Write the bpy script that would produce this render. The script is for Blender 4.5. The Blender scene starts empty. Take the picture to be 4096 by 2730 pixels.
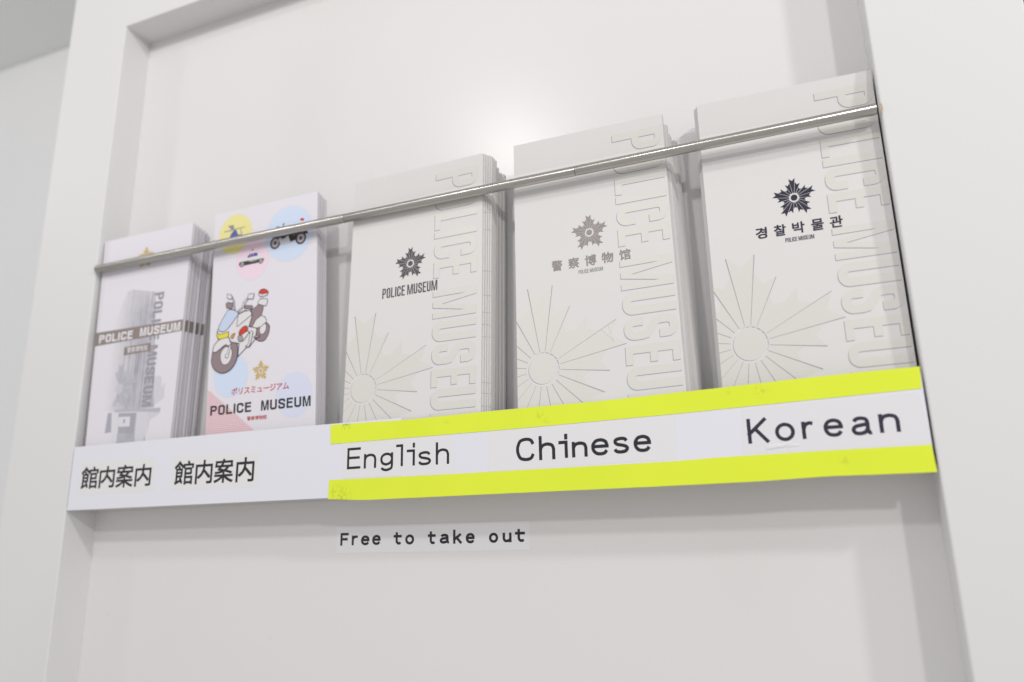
import bpy, bmesh, math, random, json
from mathutils import Vector, Matrix
from mathutils.geometry import tessellate_polygon
random.seed(7)
SC = bpy.context.scene
COL = SC.collection
U = 0.6                      # rack width in metres; plan data below are in rack widths

# ------------------------------------------------------------ camera
cam = bpy.data.cameras.new('camera'); camo = bpy.data.objects.new('camera', cam); COL.objects.link(camo)
cam.sensor_width = 36; cam.lens = 26.95; cam.clip_start = .01; cam.clip_end = 100
R = Vector((0.9245139, 0.38057502, -0.02089734)); UP = Vector((0.11574579, -0.22809274, 0.96673503)); F = Vector((-0.36314867, 0.89617875, 0.25492486))
m = Matrix((R, UP, -F)).transposed().to_4x4(); m.translation = Vector((0.9171775, -0.7173265, -0.0514674)) * U
camo.matrix_world = m
cam.dof.use_dof = True; cam.dof.focus_distance = .475; cam.dof.aperture_fstop = 4.5
SC.camera = camo
SC.view_settings.view_transform = 'Standard'; SC.view_settings.look = 'None'
SC.view_settings.exposure = .03; SC.view_settings.gamma = 1

# ------------------------------------------------------------ room light
w = bpy.data.worlds.new('World'); SC.world = w; w.use_nodes = True
nt = w.node_tree; nt.nodes.clear()
tc = nt.nodes.new('ShaderNodeTexCoord'); sx = nt.nodes.new('ShaderNodeSeparateXYZ')
mr = nt.nodes.new('ShaderNodeMapRange'); mr.inputs[1].default_value = -1; mr.inputs[2].default_value = 1
cr = nt.nodes.new('ShaderNodeValToRGB'); bg = nt.nodes.new('ShaderNodeBackground'); ow = nt.nodes.new('ShaderNodeOutputWorld')
nt.links.new(tc.outputs['Generated'], sx.inputs[0]); nt.links.new(sx.outputs['Z'], mr.inputs[0])
nt.links.new(mr.outputs[0], cr.inputs[0]); nt.links.new(cr.outputs[0], bg.inputs[0]); nt.links.new(bg.outputs[0], ow.inputs[0])
e = cr.color_ramp.elements
e[0].position = 0; e[0].color = (.72, .70, .685, 1)
e[1].position = 1; e[1].color = (.80, .82, .845, 1)
for p_, c_ in ((.40, (.78, .765, .755, 1)), (.55, (.80, .80, .805, 1)), (.75, (.78, .79, .805, 1))):
    q = e.new(p_); q.color = c_
bg.inputs[1].default_value = .675

def down_or_fill_light(x, y, z, power, rad, col, aim=(.55, 0, .25)):
    l = bpy.data.lights.new('ceiling_or_fill_light', 'AREA'); l.shape = 'DISK'; l.size = rad * 2; l.energy = power; l.color = col
    o = bpy.data.objects.new('ceiling_or_fill_light', l); COL.objects.link(o); o.location = Vector((x, y, z)) * U
    d = Vector(aim) * U - o.location; o.rotation_euler = d.to_track_quat('-Z', 'Y').to_euler()
down_or_fill_light(2.43, -2.27, 1.27, 6.2, .05, (1, .975, .95))
down_or_fill_light(0.07, -1.41, 1.20, 2.35, .038, (1, .98, .96))
down_or_fill_light(2.48, -.97, 1.27, 4.7, .042, (1, .975, .95))
down_or_fill_light(-1.5, -.9, 1.22, 1.2, .06, (1, .985, .97), (-.8, .5, .7))  # fill lamp, added to brighten the side wall at the left

# ------------------------------------------------------------ materials
def mat(name, col, rough=.6, spec=.4, metal=0, bump=0, bscale=600, var=0, vscale=8, coat=0):
    M = bpy.data.materials.new(name); M.use_nodes = True; t = M.node_tree; b = t.nodes['Principled BSDF']
    b.inputs['Base Color'].default_value = (*col, 1); b.inputs['Roughness'].default_value = rough
    b.inputs['Specular IOR Level'].default_value = spec; b.inputs['Metallic'].default_value = metal
    b.inputs['Coat Weight'].default_value = coat; b.inputs['Coat Roughness'].default_value = .12
    tc = t.nodes.new('ShaderNodeTexCoord')
    if var:
        n = t.nodes.new('ShaderNodeTexNoise'); n.inputs['Scale'].default_value = vscale; n.inputs['Detail'].default_value = 5
        t.links.new(tc.outputs['Object'], n.inputs['Vector'])
        mx = t.nodes.new('ShaderNodeMix'); mx.data_type = 'RGBA'
        mx.inputs[6].default_value = (*[c * (1 - var) for c in col], 1); mx.inputs[7].default_value = (*[min(1, c * (1 + var)) for c in col], 1)
        t.links.new(n.outputs[0], mx.inputs[0]); t.links.new(mx.outputs[2], b.inputs['Base Color'])
    if bump:
        n = t.nodes.new('ShaderNodeTexNoise'); n.inputs['Scale'].default_value = bscale; n.inputs['Detail'].default_value = 3
        t.links.new(tc.outputs['Object'], n.inputs['Vector'])
        bp = t.nodes.new('ShaderNodeBump'); bp.inputs['Strength'].default_value = bump; bp.inputs['Distance'].default_value = .0004
        t.links.new(n.outputs[0], bp.inputs['Height']); t.links.new(bp.outputs[0], b.inputs['Normal'])
    return M
def S2L(r, g, b):
    f = lambda c: (c / 255 / 12.92) if c <= 10 else ((c / 255 + .055) / 1.055) ** 2.4
    return (f(r), f(g), f(b))
PAINT = mat('wall_paint', (.765, .762, .762), .5, .3, bump=.12, bscale=900, var=.012, vscale=6)
PANEL = mat('panel_laminate', (.785, .770, .768), .27, .27, bump=.10, bscale=700, var=.01, vscale=5)
SIDEP = mat('side_wall_paint', (.84, .84, .85), .6, .3, bump=.1, var=.012)
CEIL = mat('ceiling_paint', (.80, .82, .81), .8, .2, var=.02)
VIOLET = mat('violet_paint', (.16, .13, .42), .6, .3)
CHIP = mat('raw_board', (.55, .46, .33), .9, .1, var=.2, vscale=900)
STEEL = mat('brushed_steel', (.54, .515, .485), .30, .5, metal=1, var=.06, vscale=90)
def aniso(M):
    t = M.node_tree; b = t.nodes['Principled BSDF']; tg = t.nodes.new('ShaderNodeTangent'); tg.direction_type = 'RADIAL'; tg.axis = 'X'
    t.links.new(tg.outputs[0], b.inputs['Tangent']); b.inputs['Anisotropic'].default_value = .93; b.inputs['Anisotropic Rotation'].default_value = 0.25
aniso(STEEL)
DSTEEL = mat('dark_steel', (.12, .11, .10), .4, .5, metal=.8)
def scuffs(M, sc=38, th=.70, amt=.10):
    t = M.node_tree; b = t.nodes['Principled BSDF']; src = b.inputs['Base Color'].links[0].from_socket
    tc = t.nodes.new('ShaderNodeTexCoord'); v = t.nodes.new('ShaderNodeTexVoronoi'); v.inputs['Scale'].default_value = sc
    mp = t.nodes.new('ShaderNodeMapping'); mp.inputs['Rotation'].default_value = (.3, .5, .2); mp.inputs['Scale'].default_value = (1, 1, .55)
    t.links.new(tc.outputs['Object'], mp.inputs[0]); t.links.new(mp.outputs[0], v.inputs['Vector'])
    s = t.nodes.new('ShaderNodeSeparateColor'); t.links.new(v.outputs['Color'], s.inputs[0])
    g = t.nodes.new('ShaderNodeMath'); g.operation = 'GREATER_THAN'; g.inputs[1].default_value = .80; t.links.new(s.outputs[0], g.inputs[0])
    r = t.nodes.new('ShaderNodeMapRange'); r.inputs[1].default_value = .02; r.inputs[2].default_value = .05; r.inputs[3].default_value = 1; r.inputs[4].default_value = 0; t.links.new(v.outputs['Distance'], r.inputs[0])
    n = t.nodes.new('ShaderNodeTexNoise'); n.inputs['Scale'].default_value = 7; n.inputs['Detail'].default_value = 6; t.links.new(mp.outputs[0], n.inputs['Vector'])
    q = t.nodes.new('ShaderNodeMapRange'); q.inputs[1].default_value = .55; q.inputs[2].default_value = .75; q.inputs[3].default_value = 0; q.inputs[4].default_value = .06; t.links.new(n.outputs[0], q.inputs[0])
    m1 = t.nodes.new('ShaderNodeMath'); m1.operation = 'MULTIPLY'; t.links.new(g.outputs[0], m1.inputs[0]); t.links.new(r.outputs[0], m1.inputs[1])
    m2 = t.nodes.new('ShaderNodeMath'); m2.operation = 'MULTIPLY_ADD'; m2.inputs[1].default_value = .45; t.links.new(m1.outputs[0], m2.inputs[0]); t.links.new(q.outputs[0], m2.inputs[2])
    mx = t.nodes.new('ShaderNodeMix'); mx.data_type = 'RGBA'; mx.inputs[7].default_value = (.42, .40, .38, 1)
    t.links.new(m2.outputs[0], mx.inputs[0]); t.links.new(src, mx.inputs[6]); t.links.new(mx.outputs[2], b.inputs['Base Color'])
scuffs(PANEL); scuffs(PAINT, 30)
RACK = mat('rack_metal', (.60, .585, .56), .45, .4, var=.02)
STRIP = mat('strip_paper', (.81, .81, .875), .55, .3, bump=.05, bscale=1200, var=.008, vscale=20)
PAPER = mat('uncoated_paper', (.768, .754, .747), .6, .25, bump=.12, bscale=2500, var=.01, vscale=60)
PAPERV = mat('coated_paper', (.80, .775, .83), .45, .35, bump=.04, bscale=1500, var=.008, vscale=30)
EDGE = mat('paper_edge', (.70, .69, .68), .8, .1, var=.10, vscale=1500)
PEARL = mat('pearl_ink', (.745, .728, .69), .36, .45, bump=.2, bscale=3500, var=.03, vscale=900)
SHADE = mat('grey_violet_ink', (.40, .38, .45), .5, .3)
INKD = mat('charcoal_ink', (.105, .09, .105), .5, .35, var=.08, vscale=900)
INKN = mat('navy_ink', (.035, .032, .055), .5, .3)
INKS = mat('silver_ink', (.31, .275, .265), .42, .5, bump=.3, bscale=3000, var=.28, vscale=1600)
BLACK = mat('black_lettering', (.022, .022, .028), .35, .4)
INKK = mat('warm_black_ink', (.045, .042, .038), .45, .35)
RED = mat('red_ink', S2L(196, 60, 62), .5); GOLD = mat('gold_ink', S2L(206, 172, 70), .4, var=.1, vscale=700)
PINKL = mat('pale_red_line_ink', S2L(224, 172, 178), .5)
PINKB = mat('pale_pink_ink', S2L(234, 216, 225), .5)
C = {k: mat(k + '_ink', S2L(*v), .5, .3) for k, v in dict(yellow=(238, 230, 158), pale_blue=(213, 226, 248), pink=(243, 219, 233), pale_lilac=(220, 224, 243),
    brown_grey=(150, 132, 136), off_white=(229, 225, 228), glass_blue=(204, 216, 240), lemon=(232, 222, 60), orange=(226, 158, 52), signal_red=(210, 66, 50), outline=(62, 55, 58),
    heli_blue=(92, 100, 176), grey=(150, 140, 150), purple=(92, 70, 160), dark=(72, 62, 62), mid=(168, 160, 168), band=(146, 134, 130),
    t0=(206, 205, 213), t1=(196, 195, 204), t2=(176, 175, 186), t3=(214, 213, 220), t4=(160, 158, 168), t5=(226, 224, 231), t6=(190, 189, 197), t7=(219, 217, 225)).items()}
FILM = mat('label_film', (.82, .81, .83), .25, .4, bump=.03, bscale=300)
FILMW = mat('label_film_warm', (.82, .815, .815), .35, .45, bump=.03, bscale=300)

def wrinkle_film():
    M = mat('wrinkled_film', (.82, .81, .835), .10, .9); t = M.node_tree; b = t.nodes['Principled BSDF']
    tc = t.nodes.new('ShaderNodeTexCoord')
    ds = t.nodes.new('ShaderNodeVectorMath'); ds.operation = 'DISTANCE'; ds.inputs[1].default_value = (.879 * U, -.0006, .0262 * U)
    t.links.new(tc.outputs['Object'], ds.inputs[0])
    mp = t.nodes.new('ShaderNodeMapRange'); mp.inputs[1].default_value = .0015; mp.inputs[2].default_value = .010; mp.inputs[3].default_value = 1; mp.inputs[4].default_value = .02
    t.links.new(ds.outputs['Value'], mp.inputs[0])
    n = t.nodes.new('ShaderNodeTexNoise'); n.inputs['Scale'].default_value = 210; n.inputs['Detail'].default_value = 1
    t.links.new(tc.outputs['Object'], n.inputs['Vector'])
    bp = t.nodes.new('ShaderNodeBump'); bp.inputs['Distance'].default_value = .0006
    t.links.new(n.outputs[0], bp.inputs['Height']); t.links.new(mp.outputs[0], bp.inputs['Strength']); t.links.new(bp.outputs[0], b.inputs['Normal'])
    return M
WFILM = wrinkle_film()
GLINT = mat('glint_film', (.82, .81, .835), .07, .7)
def photo_print():
    'pale grey photograph: stripes of windows, fading to paper at the left and the top'
    M = mat('photo_print', (.7, .7, .72), .45, .35); t = M.node_tree; b = t.nodes['Principled BSDF']
    tc = t.nodes.new('ShaderNodeTexCoord'); sp = t.nodes.new('ShaderNodeSeparateXYZ'); t.links.new(tc.outputs['Object'], sp.inputs[0])
    def mr(src, a, c, lo, hi):
        n = t.nodes.new('ShaderNodeMapRange'); n.interpolation_type = 'SMOOTHSTEP'; n.inputs[1].default_value = a; n.inputs[2].default_value = c; n.inputs[3].default_value = lo; n.inputs[4].default_value = hi; t.links.new(src, n.inputs[0]); return n.outputs[0]
    def mul(a, c):
        n = t.nodes.new('ShaderNodeMath'); n.operation = 'MULTIPLY'; t.links.new(a, n.inputs[0]); t.links.new(c, n.inputs[1]); return n.outputs[0]
    fx = mr(sp.outputs['X'], .012, .046, 0, 1); fz = mr(sp.outputs['Z'], .188, .140, .55, 1)
    mp = t.nodes.new('ShaderNodeMapping'); mp.inputs['Scale'].default_value = (900, 1, 14); t.links.new(tc.outputs['Object'], mp.inputs[0])
    no = t.nodes.new('ShaderNodeTexNoise'); no.inputs['Scale'].default_value = 1; no.inputs['Detail'].default_value = 2; t.links.new(mp.outputs[0], no.inputs['Vector'])
    st = mr(no.outputs[0], .35, .65, .45, 1)
    n2 = t.nodes.new('ShaderNodeTexNoise'); n2.inputs['Scale'].default_value = 90; n2.inputs['Detail'].default_value = 4; t.links.new(tc.outputs['Object'], n2.inputs['Vector'])
    f = mul(mul(fx, fz), mul(st, mr(n2.outputs[0], .3, .7, .75, 1)))
    mx = t.nodes.new('ShaderNodeMix'); mx.data_type = 'RGBA'; mx.inputs[6].default_value = (.80, .775, .83, 1); mx.inputs[7].default_value = (.33, .32, .37, 1)
    t.links.new(f, mx.inputs[0]); t.links.new(mx.outputs[2], b.inputs['Base Color']); return M
PHOTO = photo_print()

def tape_mat():
    M = mat('fluorescent_tape', (.74, .93, .045), .42, .4); t = M.node_tree; b = t.nodes['Principled BSDF']
    tc = t.nodes.new('ShaderNodeTexCoord')
    n = t.nodes.new('ShaderNodeTexNoise'); n.inputs['Scale'].default_value = 420; n.inputs['Detail'].default_value = 6
    t.links.new(tc.outputs['Object'], n.inputs['Vector'])
    acc = None
    for x, z, r, k in ((.425, .0795, .0045, .9), (.421, .0015, .010, .34), (.412, .008, .0035, .4), (.655, .072, .0045, .22), (.663, .066, .003, .2), (.868, .0775, .005, .22), (.84, .079, .003, .15), (.55, .074, .003, .2), (.93, .01, .004, .2)):
        d = t.nodes.new('ShaderNodeVectorMath'); d.operation = 'DISTANCE'; d.inputs[1].default_value = (x * U, -.0005, z * U)
        t.links.new(tc.outputs['Object'], d.inputs[0])
        mp = t.nodes.new('ShaderNodeMapRange'); mp.inputs[1].default_value = 0; mp.inputs[2].default_value = r; mp.inputs[3].default_value = k; mp.inputs[4].default_value = 0
        t.links.new(d.outputs['Value'], mp.inputs[0])
        if acc is None: acc = mp.outputs[0]
        else:
            a = t.nodes.new('ShaderNodeMath'); a.operation = 'MAXIMUM'; t.links.new(acc, a.inputs[0]); t.links.new(mp.outputs[0], a.inputs[1]); acc = a.outputs[0]
    g = t.nodes.new('ShaderNodeMapRange'); g.inputs[1].default_value = .46; g.inputs[2].default_value = .60
    t.links.new(n.outputs[0], g.inputs[0])
    mu = t.nodes.new('ShaderNodeMath'); mu.operation = 'MULTIPLY'; t.links.new(acc, mu.inputs[0]); t.links.new(g.outputs[0], mu.inputs[1])
    n2 = t.nodes.new('ShaderNodeTexNoise'); n2.inputs['Scale'].default_value = 25; t.links.new(tc.outputs['Object'], n2.inputs['Vector'])
    m1 = t.nodes.new('ShaderNodeMix'); m1.data_type = 'RGBA'; m1.inputs[6].default_value = (.76, .88, .035, 1); m1.inputs[7].default_value = (.84, .95, .05, 1)
    t.links.new(n2.outputs[0], m1.inputs[0])
    m2 = t.nodes.new('ShaderNodeMix'); m2.data_type = 'RGBA'; m2.inputs[7].default_value = (.16, .15, .03, 1)
    t.links.new(mu.outputs[0], m2.inputs[0]); t.links.new(m1.outputs[2], m2.inputs[6]); t.links.new(m2.outputs[2], b.inputs['Base Color'])
    return M
TAPE = tape_mat()

# ------------------------------------------------------------ mesh helpers
def tag(o, label=None, cat=None, group=None, kind=None):
    for k, v in (('label', label), ('category', cat), ('group', group), ('kind', kind)):
        if v: o[k] = v
    return o
def link(name, me, parent=None, loc=(0, 0, 0)):
    o = bpy.data.objects.new(name, me); COL.objects.link(o); o.location = loc
    if parent: o.parent = parent
    return o
def empty(name, loc): return link(name, None, None, loc)
def mesh(name, V, Fc, mats, mi=None):
    me = bpy.data.meshes.new(name); me.from_pydata([tuple(v) for v in V], [], Fc)
    for M in mats: me.materials.append(M)
    if mi:
        for p, i in zip(me.polygons, mi): p.material_index = i
    me.update(); return me
def fixn(me):
    b = bmesh.new(); b.from_mesh(me); bmesh.ops.recalc_face_normals(b, faces=b.faces); b.to_mesh(me); b.free()
def box(x0, x1, y0, y1, z0, z1):
    V = [(x, y, z) for x in (x0, x1) for y in (y0, y1) for z in (z0, z1)]
    return V, [(0, 1, 3, 2), (4, 6, 7, 5), (0, 4, 5, 1), (2, 3, 7, 6), (0, 2, 6, 4), (1, 5, 7, 3)]
def boxobj(name, b, M, parent=None, bev=0):
    V, Fc = box(*b); me = mesh(name, V, Fc, [M]); fixn(me); o = link(name, me, parent)
    if bev:
        md = o.modifiers.new('bevel', 'BEVEL'); md.width = bev; md.segments = 3
    return o
def bezsm(pts, closed=False, n=6):
    """Catmull-Rom through the points"""
    L = len(pts); out = []
    for i in range(L if closed else L - 1):
        g = lambda k: pts[k % L] if closed else pts[max(0, min(L - 1, k))]
        a, b, c, d = g(i - 1), g(i), g(i + 1), g(i + 2)
        for j in range(n):
            t = j / n
            out.append(tuple(.5 * ((2 * b[k]) + (-a[k] + c[k]) * t + (2 * a[k] - 5 * b[k] + 4 * c[k] - d[k]) * t * t + (-a[k] + 3 * b[k] - 3 * c[k] + d[k]) * t ** 3) for k in (0, 1)))
    if not closed: out.append(tuple(pts[-1]))
    return out
def arc(cx, cy, rx, ry, a0, a1, n=8):
    return [(cx + rx * math.cos(math.radians(a0 + (a1 - a0) * i / n)), cy + ry * math.sin(math.radians(a0 + (a1 - a0) * i / n))) for i in range(n + 1)]
def offs(path, d, closed):
    n = len(path); out = []
    for i in range(n):
        a = path[(i - 1) % n] if (closed or i > 0) else None; b = path[i]; c = path[(i + 1) % n] if (closed or i < n - 1) else None
        ns = []
        for p, q in ((a, b), (b, c)):
            if p is None or q is None: continue
            dx, dy = q[0] - p[0], q[1] - p[1]; l = math.hypot(dx, dy) or 1e-9; ns.append((-dy / l, dx / l))
        if len(ns) == 1: nx, ny = ns[0]; k = 1
        else:
            nx, ny = ns[0][0] + ns[1][0], ns[0][1] + ns[1][1]; l = math.hypot(nx, ny) or 1e-9; nx /= l; ny /= l
            k = 1 / max(.35, nx * ns[0][0] + ny * ns[0][1])
        out.append((b[0] + nx * d * k, b[1] + ny * d * k))
    return out
def dedup(p, closed=False):
    o = [p[0]]
    for q in p[1:]:
        if math.hypot(q[0] - o[-1][0], q[1] - o[-1][1]) > 1e-6: o.append(q)
    if closed and math.hypot(o[0][0] - o[-1][0], o[0][1] - o[-1][1]) < 1e-6: o.pop()
    return o
def stroke(path, wd, closed=False):
    path = dedup(path, closed)
    a = offs(path, wd / 2, closed); b = offs(path, -wd / 2, closed)
    return [a, b] if closed else [a + b[::-1]]
def clipx(poly, x0):
    out = []
    for i, q in enumerate(poly):
        p = poly[i - 1]
        if (p[0] >= x0) != (q[0] >= x0):
            k = (x0 - p[0]) / (q[0] - p[0]); out.append((x0, p[1] + k * (q[1] - p[1])))
        if q[0] >= x0: out.append(q)
    return out
class Print:
    """flat print: polygons (loops in the sheet's own coordinates) laid on a surface in thin layers"""
    def __init__(s, f): s.f = f; s.V = []; s.F = []; s.mi = []; s.M = []
    def add(s, loops, M, lay=1, step=2.0e-5):
        loops = [l for l in loops if len(l) > 2]
        if not loops: return
        if M not in s.M: s.M.append(M)
        k = s.M.index(M); n0 = len(s.V)
        tri = tessellate_polygon([[Vector((x, y, 0)) for x, y in l] for l in loops])
        for l in loops:
            for x, y in l: s.V.append(s.f(x, y) + Vector((0, -lay * step, 0)))
        for t in tri:
            a, b, c = (s.V[n0 + i] for i in t)
            if (b - a).cross(c - a).y > 0: t = (t[0], t[2], t[1])
            s.F.append(tuple(n0 + i for i in t)); s.mi.append(k)
    def strip(s, path, wd, M, lay=1, closed=False):
        path = dedup(path, closed); a = offs(path, wd / 2, closed); b = offs(path, -wd / 2, closed)
        if M not in s.M: s.M.append(M)
        k = s.M.index(M); n = len(path); n0 = len(s.V)
        for p, q in zip(a, b):
            for x, y in (p, q): s.V.append(s.f(x, y) + Vector((0, -lay * 2e-5, 0)))
        for i in range(n if closed else n - 1):
            j = (i + 1) % n; s.F.append((n0 + 2 * i, n0 + 2 * i + 1, n0 + 2 * j + 1, n0 + 2 * j)); s.mi.append(k)
    def build(s, name, parent, loc=(0, 0, 0)):
        return link(name, mesh(name, s.V, s.F, s.M, s.mi), parent, loc)

# ------------------------------------------------------------ lettering
def gothic(ch, W, H, sw, sh=None, r=None, mw=1.12):
    """grotesque capitals: list of shapes, each a list of loops"""
    sh = sh or sw * .93; r = r if r is not None else W * .42; hw = sw / 2; hh = sh / 2
    ri = max(r - sw, W * .05)
    if ch == 'I': return [[[(0, 0), (sw, 0), (sw, H), (0, H)]]]
    if ch == 'L': return [[[(0, 0), (W * .9, 0), (W * .9, sh), (sw, sh), (sw, H), (0, H)]]]
    if ch == 'E':
        a = H * .455; return [[[(0, 0), (W * .9, 0), (W * .9, sh), (sw, sh), (sw, a), (W * .84, a), (W * .84, a + sh), (sw, a + sh), (sw, H - sh), (W * .9, H - sh), (W * .9, H), (0, H)]]]
    if ch == 'P':
        hb = H * .40
        o = [(0, 0), (sw, 0), (sw, hb)] + arc(W - r, hb + r, r, r, -90, 0) + arc(W - r, H - r, r, r, 0, 90) + [(0, H)]
        h = [(sw, hb + sh)] + arc(W - sw - ri, hb + sh + ri, ri, ri, -90, 0) + arc(W - sw - ri, H - sh - ri, ri, ri, 0, 90) + [(sw, H - sh)]
        return [[dedup(o), dedup(h)]]
    if ch == 'M':
        n = H * .74; v = H * .20; c = W * mw / 2; WW = W * mw; e_ = sw * .42
        return [[[(0, 0), (sw * .88, 0), (sw * .82, n), (c - e_, 0), (c + e_, 0), (WW - sw * .82, n), (WW - sw * .88, 0), (WW, 0), (WW, H), (WW - sw * 1.25, H), (c, v), (sw * 1.25, H), (0, H)]]]
    R_ = r - hw
    if ch == 'O':
        o = arc(r, r, r, r, 180, 270) + arc(W - r, r, r, r, 270, 360) + arc(W - r, H - r, r, r, 0, 90) + arc(r, H - r, r, r, 90, 180)
        q = arc(sw + ri, sh + ri, ri, ri, 180, 270) + arc(W - sw - ri, sh + ri, ri, ri, 270, 360) + arc(W - sw - ri, H - sh - ri, ri, ri, 0, 90) + arc(sw + ri, H - sh - ri, ri, ri, 90, 180)
        return [[dedup(o, True), dedup(q, True)]]
    if ch == 'U':
        p = [(hw, H)] + arc(r, r, R_, R_, 180, 270) + arc(W - r, r, R_, R_, 270, 360) + [(W - hw, H)]
        return [stroke(p, sw)]
    if ch == 'C':
        p = [(W - hw, H * .635)] + arc(W - r, H - r, R_, R_, 0, 90) + arc(r, H - r, R_, R_, 90, 180) + arc(r, r, R_, R_, 180, 270) + arc(W - r, r, R_, R_, 270, 360) + [(W - hw, H * .365)]
        return [stroke(p, sw)]
    if ch == 'S':
        g = min(r, H * .24); G = g - hw
        p = [(W - hw, H * .66)] + arc(W - g, H - g, G, G, 0, 90) + arc(g, H - g, G, G, 90, 180) + [(hw, H * .68), (hw + W * .04, H * .60), (W - hw - W * .04, H * .42), (W - hw, H * .34)] + arc(W - g, g, G, G, 0, -90) + arc(g, g, G, G, 270, 180) + [(hw, H * .36)]
        return [stroke(p, sw)]
    return []
def widths(txt, W, sw, gap, sp, mw=1.12):
    x = 0; out = []
    for ch in txt:
        if ch == ' ': x += sp; continue
        w_ = sw if ch == 'I' else W * mw if ch == 'M' else W * .9 if ch in 'LE' else W
        out.append((ch, x, w_)); x += w_ + gap
    return out, x - gap
def line(pr, txt, ox, oy, W, H, sw, gap, sp, M, lay, fit=None, tf=None, r=None, mw=1.12):
    """horizontal line of capitals; oy = baseline, sheet y runs up"""
    ls, tot = widths(txt, W, sw, gap, sp, mw); k = (fit / tot) if fit else 1
    for ch, x, _ in ls:
        for sh in gothic(ch, W, H, sw, r=r, mw=mw):
            pr.add([[(tf or (lambda a, b: (a, b)))(ox + k * (x + a), oy + b) for a, b in l] for l in sh], M, lay)

GL = {  # thin rounded gothic: strokes in a unit box (0..1, 0 = bottom)
 'E': [[(1, 1), (0, 1), (0, 0), (1, 0)], [(0, .53), (.92, .53)]],
 'F': [[(1, 1), (0, 1), (0, 0)], [(0, .50), (.85, .50)]],
 'K': [[(0, 1), (0, 0)], [(0, .36), (.92, 1)], [(.34, .60), (1, 0)]],
 'k': [[(0, 1), (0, 0)], [(0, .24), (.9, .66)], [(.36, .42), (1, 0)]],
 'n': [[(0, 1), (0, 0)], bezsm([(0, .62), (.16, .90), (.52, 1.0), (.88, .90), (1, .62), (1, .4)]) + [(1, 0)]],
 'h': [[(0, 1), (0, 0)], bezsm([(0, .42), (.16, .60), (.52, .67), (.88, .60), (1, .42), (1, .3)]) + [(1, 0)]],
 'u': [[(1, 1), (1, 0)], [(0, 1)] + bezsm([(0, .6), (0, .34), (.14, .08), (.46, 0), (.84, .12), (1, .4)])],
 'r': [[(.08, 1), (.08, 0)], bezsm([(.08, .58), (.28, .88), (.62, 1), (1, .97)])],
 'l': [[(0, 1), (1, 1), (1, 0)]],
 'i': [[(0, .70), (1, .70), (1, 0)], [(1, .92), (1, 1.04)]],
 't': [[(0, .72), (1, .72)], [(.34, 1), (.34, .5)] + bezsm([(.34, .4), (.36, .16), (.56, 0), (.82, 0), (1, .06)])],
 'g': [bezsm([(1, .70), (.86, .92), (.48, 1), (.12, .90), (0, .68), (.12, .44), (.48, .35), (.86, .46)], True), [(1, 1), (1, .5)] + bezsm([(1, .3), (.92, .10), (.50, 0), (.14, .06), (.06, .16)])],
 's': [bezsm([(.94, .80), (.80, .96), (.48, 1), (.14, .92), (.06, .74), (.22, .58), (.52, .51), (.84, .42), (.98, .26), (.84, .06), (.50, 0), (.16, .05), (.02, .22)])],
 'C': [bezsm([(1, .74), (.86, .94), (.54, 1), (.18, .92), (.02, .66), (0, .5), (.02, .34), (.18, .08), (.54, 0), (.86, .06), (1, .26)])],
 'e': [[(0, .54), (1, .54)] , bezsm([(1, .54), (.93, .82), (.74, .96), (.5, 1), (.22, .93), (.04, .72), (0, .5), (.05, .26), (.24, .06), (.52, 0), (.80, .05), (.97, .24)])],
 'o': [bezsm([(1, .5), (.93, .76), (.74, .94), (.5, 1), (.26, .94), (.07, .76), (0, .5), (.07, .24), (.26, .06), (.5, 0), (.74, .06), (.93, .24)], True)],
 'a': [bezsm([(.08, .80), (.20, .95), (.46, 1), (.76, .92), (.84, .70), (.84, .40), (.85, .15), (.92, .02), (1.04, .03)]), bezsm([(.84, .60), (.50, .55), (.14, .47), (0, .27), (.10, .06), (.36, 0), (.66, .07), (.84, .30)])],
}
def label_text(pr, data, wd, M, lay):
    for ch, zt, zb, x0, x1 in data:
        zt, zb, x0, x1 = (v * U for v in (zt, zb, x0, x1)); h = wd / 2
        for k, path in enumerate(GL[ch]):
            cl = (ch == 'o') or (ch == 'g' and k == 0)
            P = [(x0 + h + (x1 - x0 - wd) * a, zb + h * (ch != '') + (zt - zb - wd) * b) for a, b in path]
            ext = h
            if not cl:   # square ends reach the box
                for i, j in ((0, 1), (-1, -2)):
                    dx, dy = P[i][0] - P[j][0], P[i][1] - P[j][1]; l = math.hypot(dx, dy) or 1
                    if len(path) <= 4 or abs(dx) < 1e-7: P[i] = (P[i][0] + dx / l * ext, P[i][1] + dy / l * ext)
            pr.strip(P, wd, M, lay + k * .7, cl)
_cu = bpy.data.curves.new('glyph_source', 'FONT'); _cu.resolution_u = 3; _co = bpy.data.objects.new('glyph_source', _cu); COL.objects.link(_co)
_cache = {}
def cjk(ch, bold=0):
    if (ch, bold) in _cache: return _cache[(ch, bold)]
    _cu.body = ch; _cu.offset = bold
    dg = bpy.context.evaluated_depsgraph_get(); dg.update()
    me = bpy.data.meshes.new_from_object(_co.evaluated_get(dg))
    V = [(v.co.x, v.co.y) for v in me.vertices]; Fc = [tuple(p.vertices) for p in me.polygons]; bpy.data.meshes.remove(me)
    x0, x1 = min(v[0] for v in V), max(v[0] for v in V); y0, y1 = min(v[1] for v in V), max(v[1] for v in V)
    _cache[(ch, bold)] = ([((a - x0) / (x1 - x0), (b - y0) / (y1 - y0)) for a, b in V], Fc, (x0, x1, y0, y1)); return _cache[(ch, bold)]
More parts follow.
